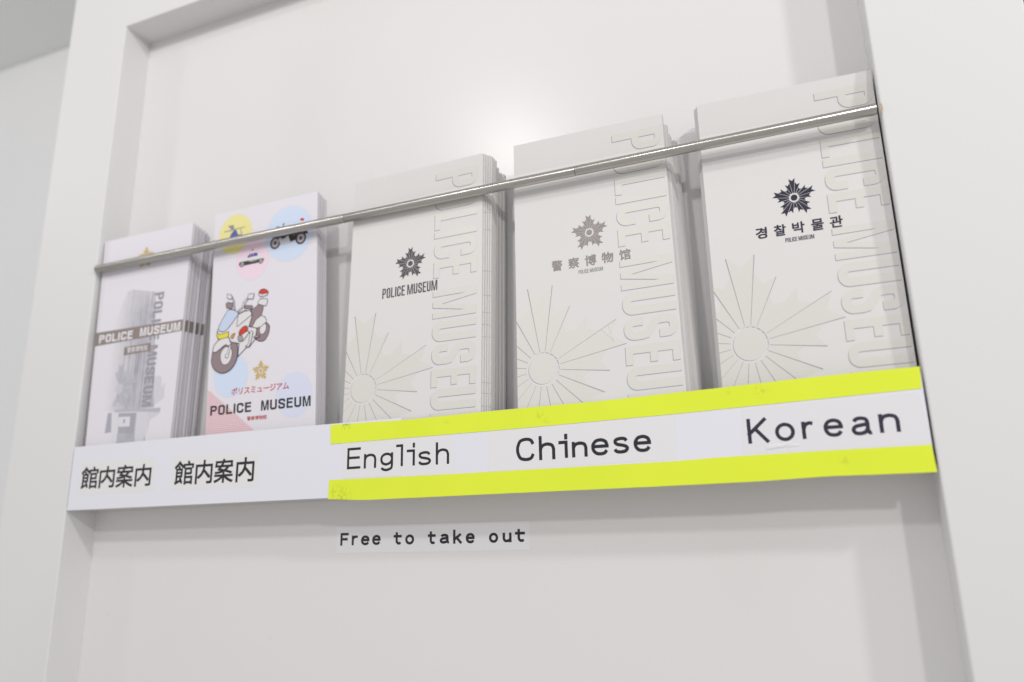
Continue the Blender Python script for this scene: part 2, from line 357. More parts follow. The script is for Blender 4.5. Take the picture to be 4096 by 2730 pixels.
def put_cjk(pr, ch, tf, M, lay, bold=0):
    if bold:
        for k, (a_, b_) in enumerate(((-1, -1), (1, -1), (-1, 1), (1, 1))):
            put_cjk(pr, ch, (lambda a, b, a_=a_, b_=b_: tf(a + a_ * bold, b + b_ * bold)), M, lay + .22 * k)
        return
    # tf maps the unit box of the glyph to sheet coordinates
    V, Fc, _ = cjk(ch, bold)
    if M not in pr.M: pr.M.append(M)
    k = pr.M.index(M); n0 = len(pr.V)
    for a, b in V: pr.V.append(pr.f(*tf(a, b)) + Vector((0, -lay * 2e-5, 0)))
    for t in Fc:
        a, b, c = (pr.V[n0 + i] for i in t[:3])
        if (b - a).cross(c - a).y > 0: t = t[::-1]
        pr.F.append(tuple(n0 + i for i in t)); pr.mi.append(k)

def emblem(pr, cx, cy, Rr, M, lay, rot=91, gap=.022, clip=None):
    """five-pointed star of twenty fish-tailed rays round a disc (rosette)"""
    for i in range(20):
        k = i % 4; L = (1, .78, .56, .78)[k] * Rr
        a = rot - i * 18; d = 9.0
        def pt(r, da):
            th = math.radians(a + da); g = math.copysign(gap * Rr / 2, da) if da else 0
            return (cx + r * math.cos(th) + g * math.sin(th), cy + r * math.sin(th) - g * math.cos(th))
        q = (.235 if k != 2 else .25) * Rr
        poly = [pt(q, -d), pt(L * .995, -d), pt(L * .86, 0), pt(L, d), pt(q, d)]
        if clip is not None: poly = clipx(poly, clip)
        pr.add([poly], M, lay)
    pr.add([arc(cx, cy, .155 * Rr, .155 * Rr, 0, 360, 24)[:-1]], M, lay)

DATA = json.loads('''{"bike":{"rwheel":[[0.4483,0.5745],[0.4583,0.5543],[0.4914,0.5427],[0.5365,0.546],[0.571,0.5623],[0.5754,0.5765],[0.5656,0.5999],[0.5408,0.6205],[0.5115,0.6272],[0.4739,0.623],[0.447,0.6125],[0.4408,0.5983]],"rrim":[[0.4823,0.5769],[0.4923,0.5567],[0.5181,0.5499],[0.5408,0.555],[0.5454,0.5709],[0.5352,0.5875],[0.5134,0.5963],[0.4946,0.5943],[0.4852,0.5875]],"seat":[[0.3906,0.4832],[0.4417,0.4722],[0.4623,0.4625],[0.5134,0.4707],[0.5094,0.4915],[0.4935,0.5142],[0.4454,0.5296],[0.4094,0.5585],[0.3802,0.5529],[0.4068,0.519],[0.4069,0.4979]],"pannier":[[0.4095,0.5596],[0.4454,0.5296],[0.4934,0.5135],[0.5353,0.525],[0.5477,0.545],[0.4927,0.563],[0.4553,0.5663]],"rbox":[[0.4594,0.4523],[0.4814,0.4406],[0.5419,0.4429],[0.554,0.4563],[0.5363,0.4753],[0.4623,0.4614]],"bpost":[[0.4867,0.4279],[0.5057,0.4294],[0.5035,0.4434],[0.4853,0.442]],"bbase":[[0.4625,0.417],[0.4768,0.4271],[0.5149,0.4312],[0.5486,0.4275],[0.5519,0.4189],[0.4991,0.42],[0.4684,0.4132]],"bdome":[[0.4683,0.4125],[0.4753,0.402],[0.4978,0.397],[0.5282,0.4003],[0.5499,0.4099],[0.5534,0.4187],[0.5029,0.4203]],"body":[[0.0783,0.5487],[0.0714,0.5678],[0.0836,0.5882],[0.0999,0.5946],[0.1814,0.5884],[0.2144,0.6117],[0.2938,0.6232],[0.2853,0.6799],[0.3624,0.645],[0.3926,0.6435],[0.447,0.6125],[0.4568,0.5667],[0.3803,0.5544],[0.4065,0.5155],[0.4012,0.4921],[0.339,0.4793],[0.2704,0.4912],[0.1789,0.4681]],"screen":[[0.0858,0.5449],[0.1569,0.5577],[0.2524,0.5077],[0.2744,0.4922],[0.2642,0.4807],[0.222,0.4696],[0.1827,0.4666],[0.1547,0.4789]],"tank":[[0.2784,0.4946],[0.3356,0.4847],[0.3876,0.4844],[0.4053,0.4978],[0.4021,0.506],[0.2747,0.5458],[0.2645,0.544],[0.2721,0.5127]],"yel":[[0.0751,0.5574],[0.1002,0.5723],[0.1887,0.5642],[0.1876,0.5881],[0.0974,0.5927],[0.0746,0.5769]],"orange":[[0.2501,0.5758],[0.2242,0.58],[0.2125,0.5891],[0.2248,0.597],[0.2375,0.5922]],"red":[[0.2907,0.5828],[0.2957,0.5681],[0.3253,0.5536],[0.3556,0.5505],[0.3731,0.5594],[0.3664,0.573],[0.311,0.5877]],"cyl":[[0.3088,0.5893],[0.3725,0.5734],[0.3868,0.5824],[0.3299,0.6152]],"horn":[[0.2829,0.6016],[0.2897,0.5898],[0.3088,0.5886],[0.3269,0.5958],[0.3307,0.6065],[0.3184,0.6151],[0.2954,0.6136]],"fender":[[0.0999,0.5946],[0.051,0.6179],[0.0416,0.6428],[0.0711,0.6474],[0.1153,0.6344],[0.1624,0.6202],[0.1926,0.6278],[0.2209,0.6156],[0.2081,0.6106],[0.183,0.5885]],"fwheel":[[0.2225,0.6158],[0.2652,0.6196],[0.2795,0.6362],[0.2825,0.6745],[0.2608,0.7077],[0.2169,0.7326],[0.1563,0.7429],[0.1015,0.7364],[0.0527,0.7163],[0.031,0.6871],[0.0345,0.6592],[0.0416,0.6428],[0.0711,0.6474],[0.1154,0.6355],[0.1641,0.6218],[0.1927,0.6289]],"frim":[[0.1194,0.6784],[0.119,0.6574],[0.1354,0.641],[0.1633,0.6308],[0.1967,0.6309],[0.2207,0.6412],[0.2301,0.6609],[0.2205,0.6846],[0.199,0.7023],[0.1648,0.7082],[0.1354,0.7003]],"fork":[[0.1931,0.6341],[0.2149,0.6181],[0.2128,0.6389],[0.196,0.6675],[0.1969,0.6779],[0.1778,0.6802],[0.164,0.6735],[0.1686,0.664],[0.1837,0.6597]],"guard":[[0.392,0.581],[0.4031,0.5766],[0.4199,0.5795],[0.4222,0.5901],[0.401,0.6337],[0.3814,0.6448],[0.3606,0.6401],[0.3618,0.6363],[0.3807,0.6358],[0.3978,0.5884]],"peg":[[0.4352,0.6041],[0.4611,0.5983],[0.4845,0.6012],[0.4775,0.6084],[0.437,0.6091]],"mirl":[[0.1605,0.3924],[0.2006,0.3993],[0.2097,0.4153],[0.1841,0.4183],[0.1597,0.4098]],"meml":[[0.1975,0.4099],[0.2091,0.408],[0.2322,0.4308],[0.2432,0.4713],[0.2323,0.4704],[0.2214,0.4336]],"gripl":[[0.1486,0.4369],[0.1638,0.4298],[0.2195,0.4388],[0.2165,0.4494],[0.2115,0.4652],[0.1582,0.4557]],"mirr":[[0.3702,0.4095],[0.4241,0.4121],[0.4134,0.4352],[0.3585,0.4293]],"memr":[[0.3545,0.4269],[0.3686,0.4309],[0.3367,0.448],[0.3278,0.4634],[0.2723,0.4849],[0.2656,0.4794],[0.3108,0.4621],[0.3187,0.4448]],"gripr":[[0.3351,0.4569],[0.4092,0.4644],[0.4072,0.4802],[0.3346,0.4711]]},"circ":{"yel":[[0.2153,0.1155],[0.3736,0.1105],[0.2074,0.0164]],"blu":[[0.7387,0.1658],[0.9516,0.1672],[0.7336,0.0363]],"pink":[[0.3927,0.2556],[0.5526,0.2559],[0.3707,0.343]],"bl":[[0.2203,0.7557],[0.3854,0.7531],[0.2097,0.8473]],"br":[[0.8092,0.8672],[0.9683,0.8662],[0.8125,0.9594]]},"small":{"hub":[[0.1375,0.0707],[0.1924,0.0703],[0.1989,0.0869],[0.1785,0.098],[0.1646,0.0858]],"rot1":[[0.1004,0.093],[0.3058,0.0898],[0.3079,0.0931],[0.1028,0.0972]],"hbody":[[0.1512,0.1334],[0.1702,0.1139],[0.204,0.0945],[0.2268,0.0999],[0.245,0.1276],[0.2363,0.1389]],"htail":[[0.2347,0.119],[0.2894,0.1261],[0.2899,0.1322],[0.2353,0.1267]],"hfin":[[0.2636,0.0961],[0.2713,0.0969],[0.2835,0.1315],[0.2739,0.1306]],"cbody":[[0.2706,0.2547],[0.2885,0.2415],[0.3354,0.2385],[0.3626,0.2247],[0.4058,0.2185],[0.4371,0.2229],[0.4626,0.2357],[0.5035,0.2513],[0.5058,0.2603],[0.433,0.2564],[0.3523,0.2563]],"cwin":[[0.3415,0.2361],[0.3688,0.2253],[0.4384,0.2251],[0.4443,0.2392],[0.3512,0.2414]],"cdark":[[0.2617,0.2613],[0.2706,0.2547],[0.3522,0.2548],[0.5057,0.2579],[0.5026,0.2688],[0.4525,0.2729],[0.3161,0.2745],[0.2657,0.272]],"cbeac":[[0.3803,0.2101],[0.3862,0.2053],[0.4018,0.2062],[0.4053,0.211]],"cbase":[[0.3746,0.2184],[0.3803,0.2101],[0.4053,0.211],[0.4195,0.2198]],"mbody":[[0.5877,0.1712],[0.5933,0.1599],[0.7017,0.1444],[0.9046,0.1624],[0.9169,0.1839],[0.8344,0.1799],[0.7996,0.2011],[0.7581,0.2063],[0.7368,0.1949],[0.7301,0.1767],[0.6855,0.1868],[0.6427,0.1767]],"mfair":[[0.6624,0.2094],[0.6369,0.182],[0.6766,0.1918],[0.733,0.1755],[0.7553,0.2098]],"mtank":[[0.604,0.1314],[0.6219,0.1228],[0.6463,0.1239],[0.6531,0.1394]],"mmir":[[0.6768,0.127],[0.6853,0.1131],[0.6932,0.1139],[0.6877,0.1282]],"mbeac":[[0.8413,0.1178],[0.847,0.1081],[0.8677,0.1083],[0.881,0.1176],[0.8741,0.1236]],"mb2":[[0.8443,0.1187],[0.88,0.1219],[0.8891,0.1316],[0.8476,0.1287]]},"wheels":{"c1":[[0.2936,0.2672],[0.3155,0.2671]],"c2":[[0.4768,0.2678],[0.4983,0.2678]],"m1":[[0.6104,0.1985],[0.6589,0.1989]],"m2":[[0.8498,0.1989],[0.8985,0.1988]],"cp":[[0.3631,0.2499],[0.3638,0.2612],[0.4365,0.2626]]},"s2t":{"kata":[[0.2329,0.8106],[0.2381,0.8408],[0.7383,0.8128],[0.7666,0.8421]],"kan":[[0.3882,0.9368],[0.3895,0.9539],[0.5705,0.9375],[0.5714,0.9548]],"pol":[[0.0395,0.8781],[0.0356,0.9189],[0.4225,0.8786],[0.4217,0.919]],"mus":[[0.5166,0.8774],[0.5166,0.9187],[0.9581,0.8778],[0.9552,0.9185]],"emb":[[0.5039,0.7528],[0.5027,0.7072],[0.4231,0.7353],[0.4553,0.7943],[0.5875,0.7448]],"tri":[[0.0111,0.811],[0.4613,1.0018],[-0.0014,1.0013]],"c":[[0.6055,1.0316]]},"s1":{"tower":[[0.3163,0.2539],[0.3578,0.2538],[0.653,0.3129],[0.7767,0.8534],[0.3716,0.8421],[0.2635,0.5767],[0.2767,0.4703]],"wing":[[0.3163,0.2539],[0.2135,0.3734],[0.1824,0.4534],[0.1904,0.6682],[0.2428,0.8343],[0.3716,0.8421],[0.3103,0.5261]],"side":[[0.5977,0.3032],[0.6639,0.3164],[0.6914,0.5282],[0.6341,0.7009],[0.6215,0.8471],[0.5953,0.8461],[0.6071,0.5963]],"band":[[0.0284,0.4664],[1.0095,0.454],[1.0055,0.5193],[0.0168,0.5301]],"box":[[0.3598,0.5557],[0.6619,0.5515],[0.6664,0.5893],[0.3602,0.5939]],"canopy":[[0.3128,0.8458],[0.7389,0.8549],[0.8533,0.8565],[0.846,0.8759],[0.5739,0.8628],[0.3223,0.8564]],"ent":[[0.3704,0.8624],[0.5779,0.8679],[0.5769,0.9599],[0.3856,0.9535]],"sign":[[0.3752,0.8803],[0.5116,0.8829],[0.5157,0.927],[0.383,0.9244]],"signm":[[0.4321,0.895],[0.4573,0.8909],[0.4574,0.906],[0.4368,0.9127]],"col":[[0.2835,0.8513],[0.365,0.8571],[0.379,0.9931],[0.3116,0.991]],"col2":[[0.5765,0.8629],[0.7157,0.8634],[0.7188,0.945],[0.6898,1.0027],[0.5983,0.9999],[0.5741,0.9499]],"left":[[0.2394,0.8572],[0.2849,0.8565],[0.2993,0.9456],[0.2259,0.9482]],"right":[[0.7157,0.8634],[0.8533,0.8565],[0.8474,0.8809],[0.7402,0.9064],[0.7307,0.965]],"base":[[0.3681,0.9529],[0.7021,0.9542],[0.7185,1.0134],[0.3751,1.0029]],"bldr":[[0.7515,0.7118],[0.821,0.7127],[0.8416,0.7665],[0.8729,0.743],[0.8792,0.8131],[0.774,0.8434]]},"s1t":{"pol":[[0.0453,0.4801],[0.0486,0.5212],[0.4421,0.4782],[0.4454,0.5173]],"mus":[[0.526,0.4783],[0.5332,0.5174],[0.9773,0.471],[0.9827,0.5112]],"kan":[[0.387,0.56],[0.3934,0.5852],[0.6297,0.5601],[0.6344,0.5885]],"vert":[[0.6646,0.3192],[0.7438,0.3359],[0.6215,0.8471],[0.7696,0.8506]],"emb":[[0.3472,0.7488],[0.3173,0.6326],[0.56,0.7126]],"gold":[[0.4945,0.0708],[0.407,0.1177],[0.5983,0.1139],[0.4544,0.1795],[0.5588,0.1757]]},"tape":{"up":[[0.40445,0.08124],[0.40546,0.05977],[0.99783,0.08581],[0.99675,0.06702]],"lo":[[0.40536,0.02004],[0.40478,-0.00057],[0.99761,0.01974],[0.99819,0.00114]]},"tapepts":{"ut":[[0.49567,0.07946],[0.59875,0.08064],[0.71957,0.08085],[0.7673,0.08186],[0.83404,0.08292],[0.89665,0.08491],[0.94897,0.08562]],"ub":[[0.52944,0.06014],[0.63139,0.06045],[0.78965,0.06236],[0.89446,0.06466]],"lt":[[0.52975,0.01884],[0.66187,0.01854],[0.78636,0.01853],[0.82138,0.01951],[0.91557,0.01999]],"lb":[[0.49449,-0.00416],[0.6138,-0.0034],[0.70633,-0.00359],[0.78469,-0.00373],[0.76153,-0.0036],[0.86061,-0.00347],[0.91684,-0.00177],[0.96228,-0.00305]]},"eng":[["E",0.0538,0.03053,0.42776,0.44509],["n",0.04597,0.03021,0.44937,0.46505],["g",0.04579,0.0259,0.47012,0.48605],["l",0.05355,0.03024,0.48958,0.49818],["i",0.05342,0.03009,0.50271,0.51265],["s",0.04445,0.02963,0.51628,0.53227],["h",0.05276,0.02952,0.53752,0.55322]],"chi":[["C",0.05059,0.02718,0.62845,0.6484],["h",0.0512,0.02731,0.65288,0.6699],["i",0.05074,0.0279,0.67349,0.68301],["n",0.043,0.02789,0.68717,0.703],["e",0.04476,0.02808,0.70685,0.72429],["s",0.04473,0.02865,0.72833,0.74425],["e",0.0451,0.02876,0.74865,0.76537]],"kor":[["K",0.05251,0.0301,0.85305,0.87111],["o",0.04673,0.03037,0.87662,0.89316],["r",0.04637,0.03114,0.8983,0.90996],["e",0.04725,0.03137,0.91686,0.93243],["a",0.04737,0.03114,0.93888,0.95554],["n",0.04807,0.03203,0.96073,0.97663]],"fre":[["F",-0.03616,-0.05017,0.39006,0.40114],["r",-0.03929,-0.0501,0.40479,0.41474],["e",-0.0396,-0.05035,0.41771,0.42893],["e",-0.03929,-0.0503,0.43243,0.44351],["t",-0.03704,-0.05033,0.46018,0.47062],["o",-0.0398,-0.05061,0.47498,0.48622],["t",-0.03729,-0.05065,0.50322,0.51292],["a",-0.04004,-0.05048,0.51783,0.53009],["k",-0.03604,-0.05078,0.53404,0.54436],["e",-0.03999,-0.05076,0.54913,0.55966],["o",-0.04034,-0.05083,0.57631,0.58693],["u",-0.04072,-0.05052,0.59203,0.60217],["t",-0.03731,-0.05036,0.60608,0.61725]],"ka":[["館",0.05476,0.02755,0.02156,0.05068],["内",0.05402,0.02736,0.05388,0.07982],["案",0.05387,0.02657,0.0833,0.11125],["内",0.05319,0.02657,0.11511,0.14097]],"kb":[["館",0.05323,0.02533,0.17952,0.20862],["内",0.05254,0.02498,0.21268,0.23809],["案",0.05222,0.02466,0.24161,0.26943],["内",0.05201,0.02424,0.27429,0.29999]],"lab":{"a":[[0.01811,0.06218],[0.14768,0.05998],[0.14823,0.01947],[0.01833,0.02058]],"b":[[0.17482,0.0601],[0.30626,0.05765],[0.30774,0.01788],[0.17591,0.0194]],"eng":[[0.42218,0.05997],[0.5593,0.05974],[0.55922,0.01853],[0.42283,0.02112]],"chi":[[0.59756,0.05654],[0.78918,0.05608],[0.78395,0.02029],[0.59701,0.01731]],"kor":[[0.84978,0.06158],[0.99422,0.06427],[0.99809,0.02062],[0.84663,0.02082]],"fre":[[0.38394,-0.02839],[0.62231,-0.02915],[0.62261,-0.05875],[0.38528,-0.05853]]},"seam":[[0.02645,0.6483],[0.16687,0.63384]]}''')
D = 0.0473465 * U; HP = .0812; ZT = .72584; WL = .12196; WR = .1262

# ------------------------------------------------------------ the wall with its recess
def wall():
    x0, x1, X0, X1, zb, zt, ZTT = 0, U, -WL * U, (1 + WR) * U, -.75, ZT * U, 1.27 * U
    b = bmesh.new()
    pts = [(X0, zb), (x0, zb), (x0, zt), (x1, zt), (x1, zb), (X1, zb), (X1, ZTT), (X0, ZTT)]
    fr = [b.verts.new((x, 0, z)) for x, z in pts]; bk = [b.verts.new((x, .16, z)) for x, z in pts]
    b.faces.new(fr); b.faces.new(bk[::-1])
    for i in range(8):
        j = (i + 1) % 8; b.faces.new((fr[i], bk[i], bk[j], fr[j]))
    bmesh.ops.recalc_face_normals(b, faces=b.faces)
    ed = [e_ for e_ in b.edges if all(abs(v.co.y) < 1e-6 for v in e_.verts) and abs(e_.verts[0].co.z + .75) + abs(e_.verts[1].co.z + .75) > .01 and not all(abs(v.co.z - ZTT) < 1e-6 for v in e_.verts)]
    bmesh.ops.bevel(b, geom=ed, offset=.0011, segments=3, profile=.5, affect='EDGES')
    me = bpy.data.meshes.new('wall'); b.to_mesh(me); b.free(); me.materials.append(PAINT)
    return tag(link('wall', me), kind='structure')
wall()
tag(boxobj('wall_back_panel', (-.004, U + .004, D, D + .012, -.745, ZT * U + .004), PANEL), kind='structure')
tag(boxobj('side_wall', (-2.2, -WL * U - .012, .5 * U, .5 * U + .05, -1.2, 1.27 * U - .001), SIDEP), kind='structure')
tag(boxobj('ceiling', (-2.2, -WL * U - .012, -.25, .5 * U + .05, 1.27 * U, 1.27 * U + .05), CEIL), kind='structure')
tag(boxobj('violet_wall', ((1 + WR) * U + .002, 1.6, .13, .16, -.7, 1.27 * U), VIOLET), kind='structure')

# ------------------------------------------------------------ the rack: metal tray, floor and round rail
rack = empty('brochure_rack', (0, 0, 0))
tag(rack, 'slim built-in brochure rack with a round steel rail, holding five stacks', 'brochure rack')
g = .0011
boxobj('front_plate', (g, U - g, .0004, .0020, .0008, HP * U), RACK, rack, .0003)
boxobj('tray_floor', (g, U - g, .0021, D - .0003, .0008, .0036), RACK, rack, .0003)
def tube(name, x0, x1, y, z, r, M, parent, n=64, prof=None):
    prof = prof or [(x0, 0), (x0, r), (x1, r), (x1, 0)]
    V = []; Fc = []
    for x, q in prof:
        for i in range(n):
            a = 2 * math.pi * i / n; V.append((x, y + q * math.cos(a), z + q * math.sin(a)))
    for k in range(len(prof) - 1):
        for i in range(n):
            j = (i + 1) % n; Fc.append((k * n + i, k * n + j, (k + 1) * n + j, (k + 1) * n + i))
    me = mesh(name, V, Fc, [M]); fixn(me)
    for p in me.polygons: p.use_smooth = True
    md_o = link(name, me, parent); return md_o
ZR = .33097 * U; YR = -.0003 * U; RR = .0054 * U
xs = [0.0018, .4135 * U, .7040 * U, U - .0022]
for i in range(3):
    a, b = xs[i], xs[i + 1]; c = .00035
    tube('rail_tube', a, b, YR, ZR, RR, STEEL, rack, prof=[(a + .00005, RR * .5), (a + .00005, RR * .90), (a + c, RR), (b - c, RR), (b - .00005, RR * .90), (b - .00005, RR * .5)])
for x in (xs[1], xs[2]): tube('rail_joint', x - .0012, x + .0012, YR, ZR, RR * .88, DSTEEL, rack)
tube('rail_screw', 0, 0, YR, ZR, 1, DSTEEL, rack, prof=[(xs[0] - .0004, 0), (xs[0] - .0004, RR * .75), (xs[0] + .0007, RR * .75)])
tube('rail_screw', 0, 0, YR, ZR, 1, DSTEEL, rack, prof=[(xs[3] - .0007, RR * .8), (xs[3] + .0004, RR * .8), (xs[3] + .0004, 0)])
# chipped spot in the paint round the rail's right end
pr = Print(lambda x, z: Vector((x, 0, z)))
random.seed(3)
pr.add([[(U + .0004 + (.0009 + random.uniform(-.0003, .0003)) * math.cos(a * .5), ZR + .0004 + (.0026 + random.uniform(-.0007, .0007)) * math.sin(a * .5)) for a in range(12)]], CHIP, 2)
pr.build('paint_chip', rack)

# ------------------------------------------------------------ strips, tapes and labels on the tray front
def sheet(name, top, bot, y, th, M, label, cat, group=None, amp=0):
    """thin sheet from a top and a bottom line (x, z) in rack widths; y = front face"""
    n = 60
    def at(L, k):
        x0, x1 = L[0][0], L[-1][0]; x = x0 + (x1 - x0) * k
        for (a, b), (c, d) in zip(L, L[1:]):
            if x <= c + 1e-9: return x, b + (d - b) * (x - a) / (c - a)
        return L[-1]
    V = []; Fc = []
    for i in range(n + 1):
        for dy in (0, th):
            for L in (top, bot):
                x, z = at(L, i / n)
                z += (random.uniform(-amp, amp) if dy == 0 else 0)
                V.append((x * U, y + dy, z * U))
    for i in range(n):
        a = i * 4; b = a + 4
        Fc += [(a, a + 1, b + 1, b), (a + 2, b + 2, b + 3, a + 3), (a, b, b + 2, a + 2), (a + 1, a + 3, b + 3, b + 1)]
    Fc += [(0, 2, 3, 1), (n * 4, n * 4 + 1, n * 4 + 3, n * 4 + 2)]
    me = mesh(name, V, Fc, [M]); fixn(me)
    return tag(link(name, me), label, cat, group)
sheet('paper_strip', [(.0022, .0827), (.30, .0830), (.4955, .0823)], [(.0022, .0012), (.4955, .0006)], .0000, .00022, STRIP, 'plain white paper strip covering the left half of the tray front', 'paper strip')
sheet('paper_strip', [(.4957, .0800), (.72, .0806), (.9979, .0828)], [(.4957, .0010), (.9979, .0012)], -.00003, .00022, STRIP, 'white paper strip under the yellow tapes, behind the language labels', 'paper strip')
YT = -.00028
sheet('yellow_tape', [(.40445, .08124), (.45, .0806), (.49567, .07946), (.59875, .08064), (.71957, .08095), (.7673, .08186), (.83404, .08312), (.89665, .08480), (.94897, .08555), (.9980, .08581)],
      [(.40546, .05977), (.52944, .06014), (.63139, .06045), (.78965, .06236), (.89446, .06466), (.9968, .06702)], YT, .00012, TAPE,
      'fluorescent yellow tape along the top edge of the tray front, above the language names', 'tape', amp=.00008)
sheet('yellow_tape', [(.40536, .02004), (.52975, .01884), (.66187, .01854), (.78636, .01853), (.82138, .01951), (.91557, .01999), (.9976, .01974)],
      [(.40478, -.00057), (.4494, -.0034), (.6138, -.0034), (.70633, -.00359), (.78469, -.0036), (.86061, -.0033), (.91684, -.0018), (.96228, -.0024), (.9985, -.0026)], YT, .00012, TAPE,
      'fluorescent yellow tape along the bottom edge of the tray front, below the language names', 'tape', amp=.00008)
def label_plate(name, q, y, th, M, label):
    (a, b, c, d) = [(x * U, z * U) for x, z in q]
    V = [(p[0], y + k, p[1]) for k in (0, th) for p in (a, b, c, d)]
    me = mesh(name, V, [(0, 3, 2, 1), (4, 5, 6, 7), (0, 1, 5, 4), (1, 2, 6, 5), (2, 3, 7, 6), (3, 0, 4, 7)], [M]); fixn(me)
    return tag(link(name, me), label, 'label', None)
flat = lambda y: (lambda x, z: Vector((x, y, z)))
for key, txt, M, wd, q, lab in (('eng', 'eng', FILM, .00275, DATA['lab']['eng'], 'white label reading English between the yellow tapes'),
        ('chi', 'chi', FILM, .0033, [(.59756, .0590), (.790, .0600), (.7885, .0205), (.59701, .0190)], 'white label reading Chinese between the yellow tapes'),
        ('kor', 'kor', WFILM, .0032, DATA['lab']['kor'], 'shiny white label reading Korean between the yellow tapes')):
    yl = -.00008
    o = label_plate('label_sticker', q, yl, .00004, M, lab)
    pr = Print(flat(yl)); label_text(pr, DATA[txt], wd * U, BLACK if key != 'kor' else INKN, 1.5); pr.build('lettering', o)
    if key == 'kor':                                  # raised glossy bumps, added to catch the lamps as glints
        for cx, cz, rx, rz, hh, an in ((.8762, .0262, .0058, .0013, .00042, .10), (.8845, .0272, .0040, .0010, .00036, .30), (.8700, .0272, .0016, .0009, .00026, .0), (.8905, .0262, .0032, .0008, .00026, .12)):
            V = []; Fc = []; n = 28; m_ = 7
            for j in range(m_ + 1):
                ph = math.pi / 2 * j / m_
                for i in range(n):
                    a = 2 * math.pi * i / n; wob = 1 + .16 * math.sin(3 * a + cx * 900) + .08 * math.sin(5 * a)
                    x, z = rx * wob * math.cos(a) * math.cos(ph), rz * wob * math.sin(a) * math.cos(ph)
                    V.append((cx * U + x * math.cos(an) - z * math.sin(an), yl + .00002 - hh * math.sin(ph), cz * U + x * math.sin(an) + z * math.cos(an)))
            for j in range(m_):
                for i in range(n): k = (i + 1) % n; Fc.append((j * n + i, j * n + k, (j + 1) * n + k, (j + 1) * n + i))
            me = mesh('glint_bump', V, Fc, [GLINT]); fixn(me)
            for p_ in me.polygons: p_.use_smooth = True
            link('glint_bump', me, o)
for key, q, lab in (('ka', DATA['lab']['a'], 'white label with four Japanese characters at the far left of the tray'), ('kb', DATA['lab']['b'], 'white label with four Japanese characters below the illustrated brochures')):
    o = label_plate('label_sticker', q, -.00006, .00005, FILMW, lab)
    pr = Print(flat(-.00006))
    for ch, zt, zb, x0, x1 in DATA[key]:
        put_cjk(pr, ch, lambda a, b: ((x0 + (x1 - x0) * a) * U, (zb + (zt - zb) * b) * U), BLACK, 1.5, .017)
    pr.build('lettering', o)
o = label_plate('label_sticker', DATA['lab']['fre'], D - .00015, .00013, FILM, 'clear-edged label reading Free to take out on the panel below the tray')
pr = Print(flat(D - .00015)); label_text(pr, DATA['fre'], (.0028 * U), BLACK, 1.5); pr.build('lettering', o)

# ------------------------------------------------------------ brochures
CORN = dict(
 s1=[(0.0021, 0.008, 0.37532), (0.16471, 0.008, 0.37458), (0.1587, 0.008, 0.0831), (0.01145, 0.008, 0.08408)],
 s2=[(0.19868, 0.011, 0.38076), (0.36271, 0.011, 0.38159), (0.37607, 0.01, 0.08383), (0.2133, 0.01, 0.08436)],
 s3=[(0.4215, 0.007, 0.37833), (0.59296, 0.007, 0.38075), (0.58723, 0.006, 0.08285), (0.41569, 0.006, 0.08228)],
 s4=[(0.62787, 0.014, 0.38507), (0.79684, 0.014, 0.38381), (0.80087, 0.006, 0.08499), (0.62895, 0.006, 0.08162)],
 s5=[(0.83345, 0.016, 0.38541), (0.9985, 0.016, 0.38205), (0.99750, 0.014, 0.08767), (0.8333, 0.014, 0.08625)])
KINK = dict(                                          # the heads of the white brochures nod forward above the rail
 s3=[(.42514, .00168, .37517), (.59535, .00168, .37757), (.59226, .00688, .34396), (.42078, .00688, .34177)],
 s4=[(.63032, .00781, .38137), (.79785, .00781, .38013), (.79733, .01301, .34691), (.628, .01301, .34759)],
 s5=[(.83407, .01055, .38217), (.99790, .01055, .37883), (.99842, .01575, .34569), (.83343, .01575, .34847)])
TK = .1235
FL = .0062                                            # tray floor height in rack widths
def surf(key):
    c = [Vector(q) for q in CORN[key]]; O = Vector((c[3].x, c[3].y, FL))
    def f(s, t):
        if key in KINK and t < TK:
            q = [Vector(v) for v in KINK[key]]; t = t / TK; return (q[0] * (1 - s) * (1 - t) + q[1] * s * (1 - t) + q[2] * s * t + q[3] * (1 - s) * t - O) * U
        return (c[0] * (1 - s) * (1 - t) + c[1] * s * (1 - t) + c[2] * s * t + c[3] * (1 - s) * t - O) * U
    return f, O * U
WM, HM = 102.0, 179.0                                 # millimetres per unit of s and t
def sheetmm(f): return lambda x, y: f(x / WM, -y / HM)
PITCH = .00108; TH = .00086
def brochure_mesh(key, M, drop=0):
    f, O = surf(key); V = []; Fc = []; mi = []
    def P(s, t, dy):
        q = f(s, t); return Vector((q.x, q.y + dy, q.z))
    tb = [1.27, 1.27]
    for k in (0, 1):
        a, b = f(k, 1).z, f(k, 1.2).z; tb[k] = 1 + (0 - a) / (b - a) * .2
    t0 = drop / .296
    for a, b, ins in ((0, .28e-3, 0), (.36e-3, .54e-3, .008), (.60e-3, TH, .0015)):
        n = len(V)
        for tl, tr in ((t0 + ins * .2,) * 2, (TK, TK), (tb[0], tb[1])):
            V += [P(ins * .5, tl, a), P(1 - ins, tr, a), P(ins * .5, tl, b), P(1 - ins, tr, b)]
        for r in (0, 4):
            q = n + r
            Fc += [(q, q + 4, q + 5, q + 1), (q + 2, q + 3, q + 7, q + 6), (q, q + 2, q + 6, q + 4), (q + 1, q + 5, q + 7, q + 3)]; mi += [0, 0, 1, 1]
        Fc += [(n, n + 1, n + 3, n + 2), (n + 8, n + 10, n + 11, n + 9)]; mi += [1, 1]
    return mesh('brochure', V, Fc, [M, EDGE], mi)
def pmap(key): f, O = surf(key); return sheetmm(f)
def stpts(L): return [(s * WM, -t * HM) for s, t in L]
